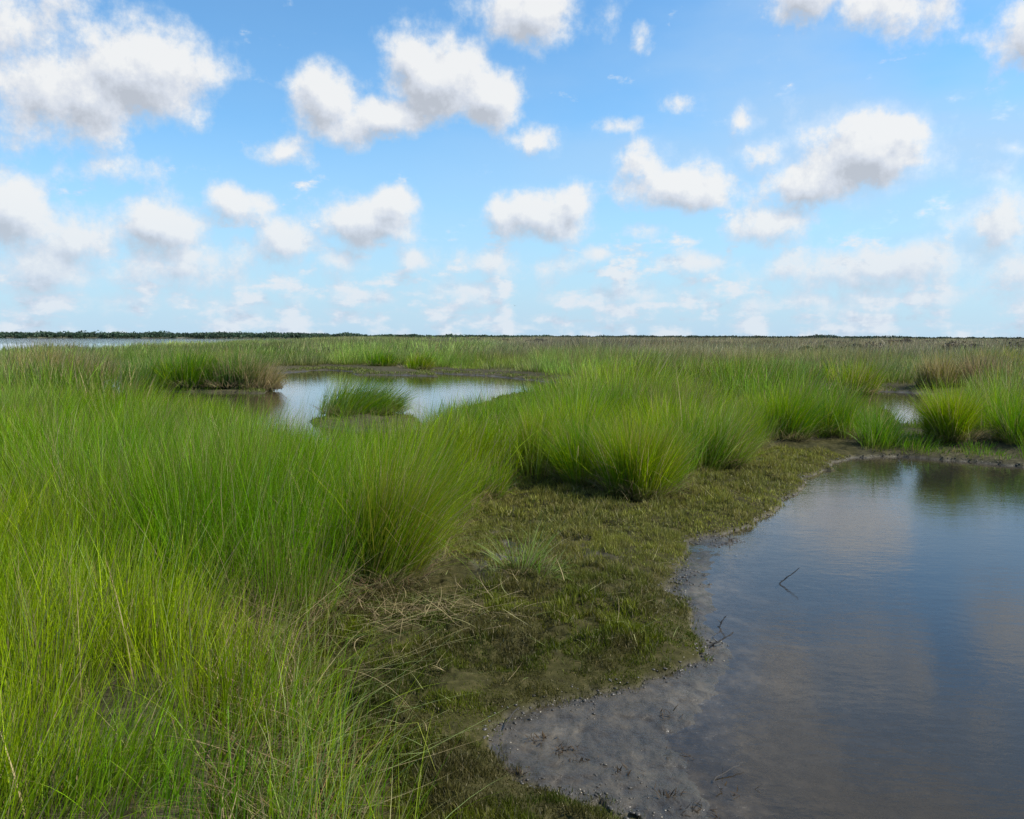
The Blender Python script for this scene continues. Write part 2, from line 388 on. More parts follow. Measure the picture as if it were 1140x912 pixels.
# ------------------------------------------------------------------ named tussocks
# px, py of the foot, root radius, height, blades, width, mix, fan, wind, label
YG = [(GREEN,3),(LIME,4),(GOLD,1.2)]
GG = [(GREEN,5),(LIME,2),(BLUE,2)]
BG = [(BLUE,4),(GREEN,4),(PALE,.8)]
TAN = [(GOLD,2),(STRAW*.8,3),(OLIVE,3)]
TUS = [
 (712,550,.40,.76,5200,.0042,YG,.80,.14,.06,'big yellow-green grass tussock bulging forward over the olive mat, tallest at its rear edge',None),
 (655,540,.34,.74,3000,.0042,GG,.85,.12,.05,'green tussock with long blades splayed left, just left of the big yellow-green one',None),
 (600,528,.34,.72,2600,.0042,YG,.75,.2,.05,'yellow-green tussock at the back left corner of the olive mat',None),
 (541,556,.20,.46,1100,.004,GG,1.0,.1,.25,'small ragged tuft with dead brown base between the tall foreground grass and the mat',None),
 (585,640,.12,.36,300,.0035,[(PALE,3),(GREEN,2)],1.5,.0,.15,'small pale sprawling tuft of loose blades alone in the middle of the olive mat',None),
 (418,652,.28,.92,3200,.0034,YG,.42,.22,.10,'tall upright bright green tussock ending the foreground grass above the straw litter',None),
 (795,520,.32,.78,2600,.0045,[(GREEN,3),(LIME,2),(PALE,3)],.9,.2,.14,'tussock with pale bleached blades arching over the mat behind its right end',None),
 (828,502,.3,.70,2000,.0045,YG,.8,.15,.10,'low yellow-green tussock behind the pale-bladed one at the mat edge',None),
 (870,491,.42,.82,2400,.005,GG,.7,.15,.05,'dark-footed green tussock above the narrow back end of the olive mat',None),
 (925,487,.34,.70,1800,.005,GG,.8,.2,.05,'green tussock with a dark base left of the small gleaming inner pool',None),
 (975,496,.28,.55,1100,.005,BG,1.0,.1,.12,'low loose tuft on the far pond bank, left of the round fountain-shaped tussock',None),
 (1065,497,.36,.80,3600,.005,YG,.95,.05,.05,'round fountain-shaped tussock standing by itself on the far bank of the near pond',None),
 (1130,500,.36,.74,2000,.005,GG,.8,.1,.05,'tussock cut by the right photo edge, on the far bank of the pond',None),
 (402,463,.78,.82,3000,.009,[(GREEN,4),(BLUE,2),(PALE,2),(LIME,1)],.75,.75,.03,'blue-green tussock bent to the right on its own islet in the left pool',None),
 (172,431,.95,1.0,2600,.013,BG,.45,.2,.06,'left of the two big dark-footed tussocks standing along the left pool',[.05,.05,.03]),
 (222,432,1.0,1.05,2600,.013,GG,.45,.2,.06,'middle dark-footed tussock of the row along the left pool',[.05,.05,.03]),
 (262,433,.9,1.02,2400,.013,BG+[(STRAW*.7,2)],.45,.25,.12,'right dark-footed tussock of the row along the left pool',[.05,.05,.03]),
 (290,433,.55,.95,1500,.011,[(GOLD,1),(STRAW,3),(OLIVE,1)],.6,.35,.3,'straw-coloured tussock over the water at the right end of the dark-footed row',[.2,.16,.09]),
 (68,426,1.7,1.05,2600,.014,TAN,.45,.15,.35,'broad tan and brown tussock at the far left beyond the tall foreground grass',None),
 (425,410,.8,.75,900,.018,GG,.7,.1,.05,'small round tuft at the back shore of the left pool, left one of two',None),
 (462,412.5,.75,.85,900,.018,YG,.7,.1,.05,'small round tuft at the back shore of the left pool, right one of two',None),
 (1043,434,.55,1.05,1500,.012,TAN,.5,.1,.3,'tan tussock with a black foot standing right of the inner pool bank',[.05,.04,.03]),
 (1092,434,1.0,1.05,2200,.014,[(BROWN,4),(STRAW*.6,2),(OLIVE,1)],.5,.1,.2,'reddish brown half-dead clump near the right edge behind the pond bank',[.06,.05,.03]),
 (950,436,.7,1.0,1300,.012,YG+[(STRAW*.8,1.5)],.6,.15,.1,'yellowish tussock on the mud bank behind the inner pool',None),
 (1112,420,1.2,1.1,1300,.02,[(GOLD,2),(STRAW*.8,2),(LIME,2)],.5,.15,.2,'orange-tan tussock just above the reddish brown clump at the right',None),
]
tus_xy = []
def add_tussock(px, py, rad, h, n, w, mixw, fan, wind, dry, label, rootc):
    x, y = ground(px, py, .06); z = float(height(np.array([x]), np.array([y]))[0][0]); z = max(z, .03)
    rc_ = None if rootc is None else np.array(rootc); sub = []
    K = 9 if rad >= .25 else 3
    for i in range(K):                    # a tussock is several crowns grown together
        aa = rng.uniform(0, 6.28); uu = rad*.72*math.sqrt((i+.3)/K)
        wx = (mixw[int(rng.integers(len(mixw)))][0], 5)
        g_ = tussock_geo(uu*math.cos(aa), uu*math.sin(aa), 0, rad*.42, h*1.05*rng.uniform(.70, 1.08)*(1.08-.25*(i/K)), n//K, w, 5, mixw+[wx], fan*.72, .6, wind+rng.normal(0, .10)+.30*math.cos(aa)*uu/rad, dry*rng.uniform(.4, 2.2), rc_)
        sub.append(g_)
    v, q, c = join(sub)
    if rad < .15:
        sub = []
        for (ox, oy, rr_, hh_, nn_, wx, fx) in [(0,0,.07,.30,90,.45,1.0),(.14,-.10,.06,.22,60,.9,1.3),(-.10,.07,.05,.34,55,-.5,.8),(.05,.20,.05,.42,50,.3,.6),(.20,.08,.05,.18,40,.6,1.6),(-.2,-.02,.03,.15,16,-.8,1)]:
            sub.append(tussock_geo(ox, oy, 0, rr_, hh_, nn_, w, 6, mixw, fx, .9, wx, .22))
        v, q, c = join(sub)
    o = link_mesh('grass_tussock', v, q, M_GRASS, c); o.location = (x, y, z)
    tag(o, label, 'grass tussock', 'grass tussocks of the marsh')
    # a skirt of dead straw round the foot
    m = max(60, int(n*.10)); a = rng.uniform(0, 2*np.pi, m); u = rng.uniform(.6, 1.05, m)
    P = np.stack([u*rad*np.cos(a), u*rad*np.sin(a), rng.uniform(-.01, .05, m)], 1)
    cc = tints(m, [(STRAW*.7,2),(BROWN,3),(PALE*.8,1)])
    v, q, c = blades(P, h*rng.uniform(.25, .6, m), a+rng.normal(0, .6, m), rng.uniform(.7, 1.2, m), rng.uniform(.3, .8, m), np.full(m, w*1.0), 4, cc*.8, cc, kink=.4)
    link_mesh('dead_skirt', v, q, M_GRASS, c, parent=o)
    tus_xy.append((x, y, rad, h))
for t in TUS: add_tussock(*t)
tus = np.array(tus_xy)

# ------------------------------------------------------------------ grass masses (nobody could count these)
def candidates(r0, r1, spacing, half=R(35)):
    n = int((r1**2-r0**2)*half/(spacing**2)*1.15)
    r = np.sqrt(rng.uniform(r0**2, r1**2, n)); a = rng.uniform(-half, half, n)+math.pi/2
    return r*np.cos(a), r*np.sin(a)
def grass_ok(x, y, margin_pond, keep_tus=True):
    z, r, d, flat, mt = height(x, y, True)
    marg = np.where(r < 16, .12, np.where(r < 50, 1.2, 1.0))*margin_pond
    ok = (d < -marg) & (mt < -.12)
    # the open strip at the near pond's far bank and round the islets stays mostly bare
    if keep_tus:
        for tx, ty, tr, th in tus:
            ok &= np.hypot(x-tx, y-ty) > tr*(1.0 if th > .5 else 1.5)
    isl = np.maximum(sdf(x, y, ISLET), sdf(x, y, FARISLET)); ok &= isl < -.3
    return ok, z, r, d, mt
def sward(name, r0, r1, spacing, per, w, S, label, cat, hfun, mixfun, radf=.8, droop=.5, half=R(35), extra=None, fan=.5, wind=(.18,.12), per_=.9, lo=.62):
    x, y = candidates(r0, r1, spacing, half)
    ok, z, r, d, mt = grass_ok(x, y, 1.0)
    if extra is not None: ok &= extra(x, y)
    x, y, z, r, d, mt = (v[ok] for v in (x, y, z, r, d, mt))
    n = len(x)
    H = hfun(x, y, r, d, mt)*np.clip(rng.normal(1, .10, n), .7, 1.3)
    k = np.repeat(np.arange(n), per)
    m = len(k)
    u = np.sqrt(rng.uniform(0, 1, m)); a = rng.uniform(0, 2*np.pi, m); rad = spacing*radf
    P = np.stack([x[k]+u*rad*np.cos(a), y[k]+u*rad*np.sin(a), z[k]-.02], 1)
    out = fan*(.1+u*.9)*rng.uniform(.3, 1.1, m)
    wd = (wind[0]+wind[1]*(fbm(x*.35, y*.35, 77, 2)-.5)*2)[k]
    # tussocks: blades stand highest at the crest of each mound and lean down its sides
    sc = 1/per_; e_ = .04/sc
    T = lambda a_, b_: fbm(a_*sc, b_*sc, 211, 2)
    t0 = T(x, y); gx = (T(x+e_, y)-t0)/(e_*sc); gy = (T(x, y+e_)-t0)/(e_*sc)
    tf = lo+(1.06-lo)*sstep(.25, .7, t0); H = H*tf
    keep_ = sstep(.24, .38, t0)+.5*(per_ < 1)
    wild = rng.uniform(size=m) < .22
    vx = out*np.cos(a)+wd-gx[k]*.30+rng.normal(0, .09, m)+wild*rng.normal(0, .6, m); vy = out*np.sin(a)+wd*.15-gy[k]*.30+rng.normal(0, .09, m)+wild*rng.normal(0, .6, m)
    lean = np.clip(np.hypot(vx, vy), 0, 1.6); az = np.arctan2(vy, vx)
    hh = H[k]*np.clip(rng.normal(.88, .17, m), .25, 1.12)
    wv_ = np.exp(rng.normal(0, .3, m)); wv_[rng.uniform(size=m) < .03] *= 1.9
    ctip = mixfun(x, y, r)[k]*np.exp(rng.normal(0, .24, len(x)))[k][:, None]*np.exp(rng.normal(0, .32, m))[:, None]
    bq = (sstep(.60, .70, patch(x, y, 1/per_*.8, 223))*(.75 if per_ > 1 else .45))[k]; bq = rng.uniform(size=m) < bq*.7; ctip[bq] = (np.array([.26,.20,.10])*rng.uniform(.4, 1.2, (bq.sum(), 1)))
    j = rng.uniform(0, 1, m)
    f = (rng.uniform(0, .5, m)*(1-.9*sstep(30, 90, r))[k])[:, None]
    ctip = ctip*(1-f) + tints(m, [(GREEN,3),(LIME,3),(GOLD,1),(BLUE,1.3)])*f
    w3 = wild & (rng.uniform(size=m) < .22) & (r[k] < 20); ctip[w3] = np.array([.36,.26,.11])*rng.uniform(.5, 1.2, (w3.sum(), 1)); hh = np.where(w3, hh*.6, hh); hh = np.where(rng.uniform(size=m) > keep_[k], hh*.35, hh)
    dr = j < .045; ctip[dr] = STRAW*rng.uniform(.6, 1.25, (dr.sum(), 1)); dr = j > .96; ctip[dr] = PALE*rng.uniform(.8, 1.3, (dr.sum(), 1))
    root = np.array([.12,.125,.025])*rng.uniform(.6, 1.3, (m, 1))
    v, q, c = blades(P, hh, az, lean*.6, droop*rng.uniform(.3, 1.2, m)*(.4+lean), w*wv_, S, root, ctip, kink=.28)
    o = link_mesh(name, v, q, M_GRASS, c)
    tag(o, label, cat, kind='stuff'); print(name, n, m, len(q))
    return o
def patch(x, y, s, seed): return fbm(x*s, y*s, seed, 3)
def mix_near(x, y, r):
    f = sstep(.35, .65, patch(x, y, .6, 91))[:, None]; g = sstep(.5, .75, patch(x, y, .4, 95))[:, None]
    c = GREEN*(1-f)+LIME*f
    return c*(1-.5*g)+BLUE*.5*g
def h_near(x, y, r, d, mt):
    h = .86+.18*(patch(x, y, .5, 101)-.5)
    h = h*(1-.32*sstep(4.7, 4.3, r))*(1-.25*sstep(3.4, 2.2, r))*(1-.08*sstep(5, 8, r))
    gx, gy = ground(262, 715, .06); gap = np.hypot((x-gx)/.75, (y-gy)/.33); h = h*(.38+.62*sstep(.5, 1.15, gap))
    h = h*(.62+.38*sstep(.1, .6, -mt))
    return h
# foreground: the tall bright mass on the left
front = lambda x, y: (x < .2-(y-6)*-.0)
sward('foreground_grass', 2.0, 7.6, .17, 60, .0030, 6, 'tall dense bright green marsh grass filling the left foreground', 'grass', h_near, mix_near, radf=1.0, droop=.55,
      extra=lambda x, y: np.ones(x.shape, bool), wind=(.14,.10))
def mix_mid(x, y, r):
    f = sstep(.38, .62, patch(x, y, .45, 91))[:, None]; g = sstep(.45, .7, patch(x, y, .3, 97))[:, None]; s = sstep(.6, .75, patch(x, y, .7, 98))[:, None]
    c = GREEN*(1-f)+LIME*1.02*f; c = c*(1-.55*g)+BLUE*1.1*.55*g
    return c*(1-.4*s)+PALE*.4*s
def low_sight(x, y, r):
    # lower growth on the wet ground near the pools
    a = np.arctan2(x, y)
    f = 1-.28*sstep(-.13, -.10, a)*sstep(.09, .05, a)*sstep(9.4, 10.5, r)*sstep(24, 20, r)
    f = f*(1-.62*sstep(.405, .42, a)*sstep(.475, .46, a)*sstep(17, 16, r))
    return f
def h_mid(x, y, r, d, mt):
    return (.80+.26*(patch(x, y, .55, 103)-.35) + .08*sstep(14, 22, r))*(.68+.32*sstep(-2.0, -.6, x)+.12*sstep(-2.5, -3.4, x))*(1-.22*sstep(2.2, 3.4, x)*sstep(16, 13, r))*low_sight(x, y, r)
sward('middle_grass', 7.6, 17, .28, 75, .0054, 5, 'dense green tussocky marsh grass behind the olive mat and between the pools', 'grass', h_mid, mix_mid, radf=.8, droop=.6, fan=.6, per_=1.1, lo=.50)
def h_far(x, y, r, d, mt):
    return (.95+.55*(patch(x, y, .25, 107)-.5))*low_sight(x, y, r)*(1-.30*sstep(-.18, -.26, np.arctan2(x, y))*sstep(32, 44, r)) + .1*sstep(30, 60, r)
def dryness(x, y, r):
    ang = np.arctan2(x, y)
    base = sstep(26, 65, r)*sstep(-.08, .12, ang)*(.7+.6*fbm(x*.03, y*.012, 119, 3)) + .25*sstep(60, 140, r)
    return base
def mix_far(x, y, r):
    c = mix_mid(x*.6, y*.6, r)
    q = (.25+.35*sstep(20, 60, r))[:, None]; c = c*(1-q) + np.array([.21,.25,.09])*q  # blades pale with distance: haze mixed into their colour
    c = c*np.exp((fbm(x*.14+5, y*.09, 127, 3)-.5)*2.4)[:, None]
    n = patch(x, y, .22, 113); k = np.clip(dryness(x, y, r)*1.3 + sstep(.54, .68, n)*.62, 0, .9)[:, None]
    dry = np.where((patch(x, y, .12, 117) > .5)[:, None], np.array([.27,.215,.15]), np.array([.19,.16,.115]))
    return c*(1-k)+dry*k
sward('pool_side_grass', 17, 52, .75, 75, .014, 4, 'green and yellowish marsh grass around and behind the left pool and the inner pool', 'grass', h_far, mix_far, radf=.9, droop=.6, fan=.55, per_=2.6, lo=.42)
sward('far_grass', 52, 150, 2.0, 60, .040, 3, 'far band of green marsh grass turning brown towards the right', 'grass', h_far, mix_far, radf=.95, droop=.5, fan=.55, per_=7, lo=.45)
sward('distant_grass', 150, 420, 6.5, 50, .13, 2, 'thin distant band of dry brownish marsh below the tree line', 'grass', h_far, mix_far, radf=.95, droop=.5, fan=.7, per_=16)

# loose blades at the edge of the foreground grass
def loose_edge():
    pts = []
    for k in range(900):
        px = rng.uniform(300, 470); py = rng.uniform(740, 1000)
        if px > 330+ (py-740)*.42 + rng.normal(0, 25): continue
        pts.append(ground(px, py, .06))
    P = np.array(pts); n = len(P)
    P = np.column_stack([P, height(P[:,0], P[:,1])[0]])
    az = rng.normal(.5, 1.0, n); lean = np.abs(rng.normal(.25, .25, n))
    c = tints(n, [(LIME,3),(PALE,2),(GREEN,3),(STRAW,.8)])
    v, q, cc = blades(P, rng.uniform(.25, .6, n), az, lean, rng.uniform(.1, .9, n), np.full(n, .0028), 6, c*.9, c, kink=.2)
    # long fallen blades lying across the mat
    pts = [ground(rng.uniform(260, 420), rng.uniform(690, 900), .12) for _ in range(80)]
    P = np.array(pts); m = len(P); P = np.column_stack([P, height(P[:,0], P[:,1])[0]+rng.uniform(.03, .16, m)])
    c2 = tints(m, [(PALE,3),(LIME,1),(STRAW,2)])
    b = blades(P, rng.uniform(.3, .75, m), rng.normal(.15, .5, m), rng.uniform(1.0, 1.35, m), rng.uniform(.1, .55, m), np.full(m, .0028), 6, c2, c2, kink=.3)
    V, Q, C = join([(v, q, cc), b])
    tag(link_mesh('loose_grass_blades', V, Q, M_GRASS, C), 'sparse loose and fallen grass blades between the foreground grass and the mat', 'grass', kind='stuff')
loose_edge()

# straw litter under the tall tussock
def litter():
    cx, cy = ground(462, 690, .06); n = 260
    a = rng.normal(0, 1, (n, 2)); x = cx+a[:,0]*.30; y = cy+a[:,1]*.22
    z = height(x, y)[0]+rng.uniform(.01, .05, n)
    az = rng.uniform(0, 2*np.pi, n)
    c = tints(n, [(STRAW,3),(BROWN,2),(PALE,.6)])
    v, q, cc = blades(np.column_stack([x, y, z]), rng.uniform(.12, .42, n), az, rng.uniform(1.25, 1.5, n), rng.uniform(.0, .25, n), rng.uniform(.002, .0045, n), 5, c, c, kink=.5)
    tag(link_mesh('straw_litter', v, q, M_GRASS, cc), 'tangle of dry straw on bare mud at the foot of the tall foreground tussock', 'straw', kind='stuff')
    # scattered bits over the mat
    pts = np.array([ground(rng.uniform(430, 860), rng.uniform(555, 860), .05) for _ in range(220)])
    z, r, d, fl, mt = height(pts[:,0], pts[:,1]); ok = (mt > .1) & (d < -.1); pts = pts[ok]; z = z[ok]; n = len(pts)
    c = tints(n, [(STRAW,2),(PALE,3)])
    v, q, cc = blades(np.column_stack([pts, z+.03]), rng.uniform(.05, .22, n), rng.uniform(0, 6.28, n), rng.uniform(.9, 1.5, n), rng.uniform(0, .5, n), rng.uniform(.002, .004, n), 4, c, c, kink=.4)
    tag(link_mesh('fallen_straw', v, q, M_GRASS, cc), 'single dry blades scattered over the olive mat', 'straw', kind='stuff')
litter()

# ------------------------------------------------------------------ the low olive mat
def mat_cover():
    parts = []
    for (r0, r1, dens, w, hh) in [(2.2, 4.2, 21000, .0034, .025), (4.2, 7.0, 11500, .0050, .033), (7.0, 12.5, 4500, .0085, .042)]:
        half = R(34); n = int((r1**2-r0**2)*half*dens)
        r = np.sqrt(rng.uniform(r0**2, r1**2, n)); a = rng.uniform(-half, half, n)+math.pi/2
        x = r*np.cos(a); y = r*np.sin(a)
        z, r, d, fl, mt = height(x, y)
        e = fbm(x*7, y*7, 23, 3)
        thin = rng.uniform(0, 1, n)
        edge = sstep(.07, -.06, d)              # thins out to single tufts on the mud
        bare = np.hypot((x-ground(500,650)[0])/.42, (y-ground(500,650)[1])/.55)
        bl = sstep(.6, 1.2, bare+ (fbm(x*3, y*3, 131, 3)-.5)*1.1)
        hole = sstep(.30, .38, fbm(x*4.5, y*4.5, 137, 3))
        ok = (mt > -.45) & (thin < edge*(.05+.95*bl)*(.15+.85*hole))
        x, y, z, r, e = x[ok], y[ok], z[ok], r[ok], e[ok]; d = d[ok]; n = len(x)
        f = sstep(.38, .62, fbm(x*1.7, y*1.7, 141, 3))[:, None]; g = sstep(.45, .68, fbm(x*5, y*5, 143, 3))[:, None]
        s = sstep(4.3, 6.5, r)[:, None]
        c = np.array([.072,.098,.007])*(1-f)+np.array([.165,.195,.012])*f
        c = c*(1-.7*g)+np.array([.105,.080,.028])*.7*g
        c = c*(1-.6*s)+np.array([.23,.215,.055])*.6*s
        c = c*(.58+.32*sstep(3.8, 6.5, r))[:, None]*np.exp(rng.normal(0, .28, n))[:, None]  # darker close to the camera: shadow side put into the olive-brown colour
        pal = rng.uniform(size=n) < .05; c[pal] = np.array([.26,.22,.12])
        h = hh*(.55+1.1*sstep(.3, .7, e))*rng.uniform(.5, 1.4, n)*(.6+.5*sstep(.0,-.3,d))
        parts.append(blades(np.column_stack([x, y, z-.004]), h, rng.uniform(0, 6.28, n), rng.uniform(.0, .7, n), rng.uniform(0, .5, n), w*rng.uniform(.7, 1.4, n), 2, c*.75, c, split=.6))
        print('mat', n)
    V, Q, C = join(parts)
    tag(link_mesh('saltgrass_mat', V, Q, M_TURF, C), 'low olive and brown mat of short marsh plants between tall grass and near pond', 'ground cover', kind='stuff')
mat_cover()
def bank_cover():
    # short growth on the pool banks and islets
    n = 60000; r = np.sqrt(rng.uniform(9**2, 46**2, n*6)); a = rng.uniform(-R(34), R(34), n*6)+math.pi/2
    x = r*np.cos(a); y = r*np.sin(a); z, r, d, fl, mt = height(x, y, False)
    w = np.where(r < 16, .5, 1.6)
    ok = (d < -.02) & (d > -w) & (mt < 0) & (rng.uniform(size=len(x)) < sstep(.3, .6, fbm(x*1.5, y*1.5, 151, 3))*.9)
    x, y, z, r = x[ok], y[ok], z[ok], r[ok]; n = len(x)
    c = tints(n, [(np.array([.13,.14,.03]),3),(np.array([.12,.16,.03]),3),(np.array([.2,.17,.08]),1)])
    b = blades(np.column_stack([x, y, z-.01]), rng.uniform(.04, .12, n), rng.uniform(0, 6.28, n), rng.uniform(0, .9, n), rng.uniform(0, .6, n), .0011*r, 2, c*.7, c)
    tag(link_mesh('bank_growth', *b[:2], M_TURF, b[2]), 'short olive growth on the low banks of the pools', 'ground cover', kind='stuff'); print('bank', n)
bank_cover()

# ------------------------------------------------------------------ mud crumbs, shells, twigs
def lumps(name, pts, size, mat, label, cat, squash=.6):
    # low-poly irregular lumps: an octahedron subdivided once, jittered
    base = np.array([[1,0,0],[-1,0,0],[0,1,0],[0,-1,0],[0,0,1],[0,0,-1]], float)
    tr = [(0,2,4),(2,1,4),(1,3,4),(3,0,4),(2,0,5),(1,2,5),(3,1,5),(0,3,5)]
    vs = [tuple(v) for v in base]; idx = {}
    def midp(a, b):
        k = (min(a,b), max(a,b))
        if k not in idx:
            m = (np.array(vs[a])+np.array(vs[b]))/2; m /= np.linalg.norm(m); vs.append(tuple(m)); idx[k] = len(vs)-1
        return idx[k]
    T = []
    for a, b, c in tr:
        ab, bc, ca = midp(a,b), midp(b,c), midp(c,a); T += [(a,ab,ca),(ab,b,bc),(ca,bc,c),(ab,bc,ca)]
    B = np.array(vs); T = np.array(T); n = len(pts); nb = len(B)
    s = size*np.clip(np.exp(rng.normal(0, .45, n)), .3, 2.2)*(.75+.05*np.hypot(pts[:,0], pts[:,1]))
    J = 1+rng.normal(0, .22, (n, nb, 1))
    sc = np.stack([rng.uniform(.7, 1.6, n), rng.uniform(.7, 1.2, n), rng.uniform(.4, 1, n)*squash*1.3], 1)
    V = B[None]*J*sc[:, None, :]*s[:, None, None]
    a = rng.uniform(0, 6.28, n); ca, sa = np.cos(a)[:, None], np.sin(a)[:, None]
    X = V[...,0]*ca-V[...,1]*sa; Y = V[...,0]*sa+V[...,1]*ca
    V = np.stack([X, Y, V[...,2]], -1)+pts[:, None, :]
    Q = (T[None]+(np.arange(n)*nb)[:, None, None]).reshape(-1, 3)
    return tag(link_mesh(name, V.reshape(-1, 3), Q, mat, k=3), label, cat, kind='stuff')
def shore_points(n, dmin, dmax, need_flat, r1=13, clump=.5):
    r = np.sqrt(rng.uniform(2.2**2, r1**2, n)); a = rng.uniform(-R(34), R(34), n)+math.pi/2
    x = r*np.cos(a); y = r*np.sin(a); z, r, d, fl, mt = height(x, y)
    p = fbm(x*2.6, y*2.6, 161, 3)
    ok = (d > dmin) & (d < dmax) & (p > clump)
    if need_flat: ok &= fl > .4
    return np.column_stack([x, y, z])[ok]
lumps('mud_crumbs', shore_points(90000, -.05, .07, False, clump=.42), .0056, M_CLOD, 'dark mud crumbs and snails along the edge of the near pond', 'mud')
lumps('mud_clods', shore_points(60000, .03, 1.3, True, clump=.52), .0048, M_CLOD, 'scattered dark mud lumps on the wet grey mud flat', 'mud')
lumps('shell_bits', shore_points(12000, -.06, .12, False, clump=.45), .0032, M_PALE, 'tiny pale shell bits along the pond edge', 'shells')

def wrack():
    P = []
    for px, py, n in [(600,825,26),(572,865,30),(632,838,34),(640,850,20),(745,800,12),(757,842,10),(860,905,0),(820,880,8),(745,890,22),(775,905,24),(700,865,10),(820,603,16),(806,606,12)]:
        x0, y0 = ground(px, py)
        for _ in range(n): P.append((x0+rng.normal(0, .035), y0+rng.normal(0, .022)))
    P = np.array(P); z = height(P[:,0], P[:,1])[0]
    n = len(P); c = tints(n, [(np.array([.045,.030,.017]),3),(np.array([.09,.06,.03]),1)])
    b = blades(np.column_stack([P, np.maximum(z, -.002)+.002]), rng.uniform(.008, .045, n), rng.uniform(0, 6.28, n), rng.uniform(.6, 1.5, n), rng.uniform(-.4, .6, n), rng.uniform(.003, .009, n), 3, c*.8, c, kink=.6, tan=0)
    tag(link_mesh('wrack', b[0], b[1], M_TURF, b[2]), 'dark brown shreds of rotting plant matter on the wet mud flat', 'debris', kind='stuff')
def thatch():
    n = 36000; r = np.sqrt(rng.uniform(2.0**2, 8.5**2, n)); a = rng.uniform(-R(35), R(20), n)+math.pi/2
    x, y = r*np.cos(a), r*np.sin(a); z, r, d, fl, mt = height(x, y)
    ok = (mt < .05) & (d < -.15); x, y, z, r = x[ok], y[ok], z[ok], r[ok]; n = len(x)
    c = tints(n, [(STRAW*.75,3),(BROWN,3),(PALE*.6,1),(np.array([.30,.17,.07]),1)])
    b = blades(np.column_stack([x, y, z+rng.uniform(0, .07, n)]), rng.uniform(.08, .35, n), rng.uniform(0, 6.28, n), rng.uniform(.8, 1.45, n), rng.uniform(-.3, .5, n), rng.uniform(.002, .0045, n), 4, c*.8, c, kink=.5)
    tag(link_mesh('dead_thatch', b[0], b[1], M_GRASS, b[2]), 'brown dead thatch lying between the stems of the foreground grass', 'straw', kind='stuff')
thatch()
wrack()
def tube(name, pts, r0, r1, mat, label=None, cat=None, parent=None, sides=7):
    P = np.array(pts, float); n = len(P); V = []; Q = []
    for i in range(n):
        t = P[min(i+1, n-1)]-P[max(i-1, 0)]; t /= np.linalg.norm(t)
        u = np.cross(t, [0.13,.2,1.0]); u /= np.linalg.norm(u); v = np.cross(t, u)
        rad = (r0+(r1-r0)*i/(n-1))*(1+.15*math.sin(i*2.1))
        for k in range(sides):
            a = 2*math.pi*k/sides; V.append(P[i]+rad*(u*math.cos(a)+v*math.sin(a)))
    for i in range(n-1):
        for k in range(sides):
            a = i*sides+k; b = i*sides+(k+1) % sides; Q.append((a, b, b+sides, a+sides))
    s = len(V); V.append(P[0]); V.append(P[-1])
    for k in range(sides):
        k2 = (k+1) % sides
        Q.append((s, k2, k, k)); 
    Qt = [q for q in Q if len(set(q)) == 4]
    me = bpy.data.meshes.new(name)
    caps = [tuple(range(sides))[::-1], tuple((n-1)*sides+k for k in range(sides))]
    me.from_pydata([tuple(v) for v in V[:s]], [], Qt+caps); me.materials.append(mat)
    o = bpy.data.objects.new(name, me); COL.objects.link(o)
    if parent: o.parent = parent
    if label: tag(o, label, cat)
    return o
def stick(px, py, vec, L, r, label, forks=(), bend=.03):
    x, y = ground(px, py, 0); d = np.array(vec, float); d /= np.linalg.norm(d)
    base = np.array([x, y, 0])-d*L*.25
    pts = [base+d*L*1.25*t+np.array([0, 0, bend*math.sin(t*3.1)*L])+rng.normal(0, .002, 3) for t in np.linspace(0, 1, 9)]
    o = tube('twig', pts, r, r*.45, M_TWIG, label, 'twig')
    for (t, v, l) in forks:
        v = np.array(v, float); v /= np.linalg.norm(v); b = base+d*L*1.25*t
        tube('side_shoot', [b+v*l*s+rng.normal(0, .0015, 3) for s in np.linspace(0, 1, 5)], r*.6, r*.3, M_TWIG, parent=o)
    return o
stick(868, 650, (.80,.1,.60), .17, .0055, 'thin dark twig leaning out of open pond water, mirrored as a V')
stick(800, 655+43, (.55,.1,.8), .08, .0045, 'short bent twig sticking up from the shallows above the mat tip', [(.5,(-.7,0,.5),.03)])
stick(788, 722, (.85,.25,.42), .17, .0065, 'dark forked twig on the mud at the pointed tip of the olive mat', [(.5,(-.6,.1,.6),.04),(.35,(.1,-.5,.4),.04)])
stick(800, 866, (.75,.5,.13), .15, .003, 'thin twig lying in the water off the mud flat near the bottom', [(.3,(.1,.2,.7),.03)])
stick(812, 602, (.1,.1,1), .07, .007, 'cluster of short dark stubs standing in shallow water below the bank', [(.2,(.9,0,.5),.05),(.3,(-.7,.1,.6),.03)])
stick(560, 815, (.35,.7,.25), .16, .004, 'reddish brown stem lying across the wet grey mud flat', bend=.08)

def bird():
    # a distant gliding bird, a dark speck over the horizon
    d = ray(573, 340.5); t = 120/d[1]; c = np.array([0, 0, EYE])+d*t
    V = [(0,.18,0),(0,-.2,.02),(.05,0,.04),(-.05,0,.04),(0,0,-.05),(.5,.02,.12),(.46,-.08,.11),(-.5,.02,.12),(-.46,-.08,.11),(.06,.08,.02),(.06,-.08,.02),(-.06,.08,.02),(-.06,-.08,.02),(.07,-.3,.02),(-.07,-.3,.02)]
    Fs = [(0,2,4),(0,4,3),(0,3,2),(1,4,2),(1,3,4),(1,2,3),(9,5,6),(9,6,10),(11,8,7),(11,12,8),(1,13,14)]
    me = bpy.data.meshes.new('bird'); me.from_pydata([(x*.6, y*.6, z*.6) for x, y, z in V], [], Fs); me.materials.append(M_BIRD)
    o = bpy.data.objects.new('bird', me); COL.objects.link(o); o.location = c; o.rotation_euler = (R(8), R(12), R(35))
    tag(o, 'dark speck of a bird flying low over the horizon', 'bird')
bird()

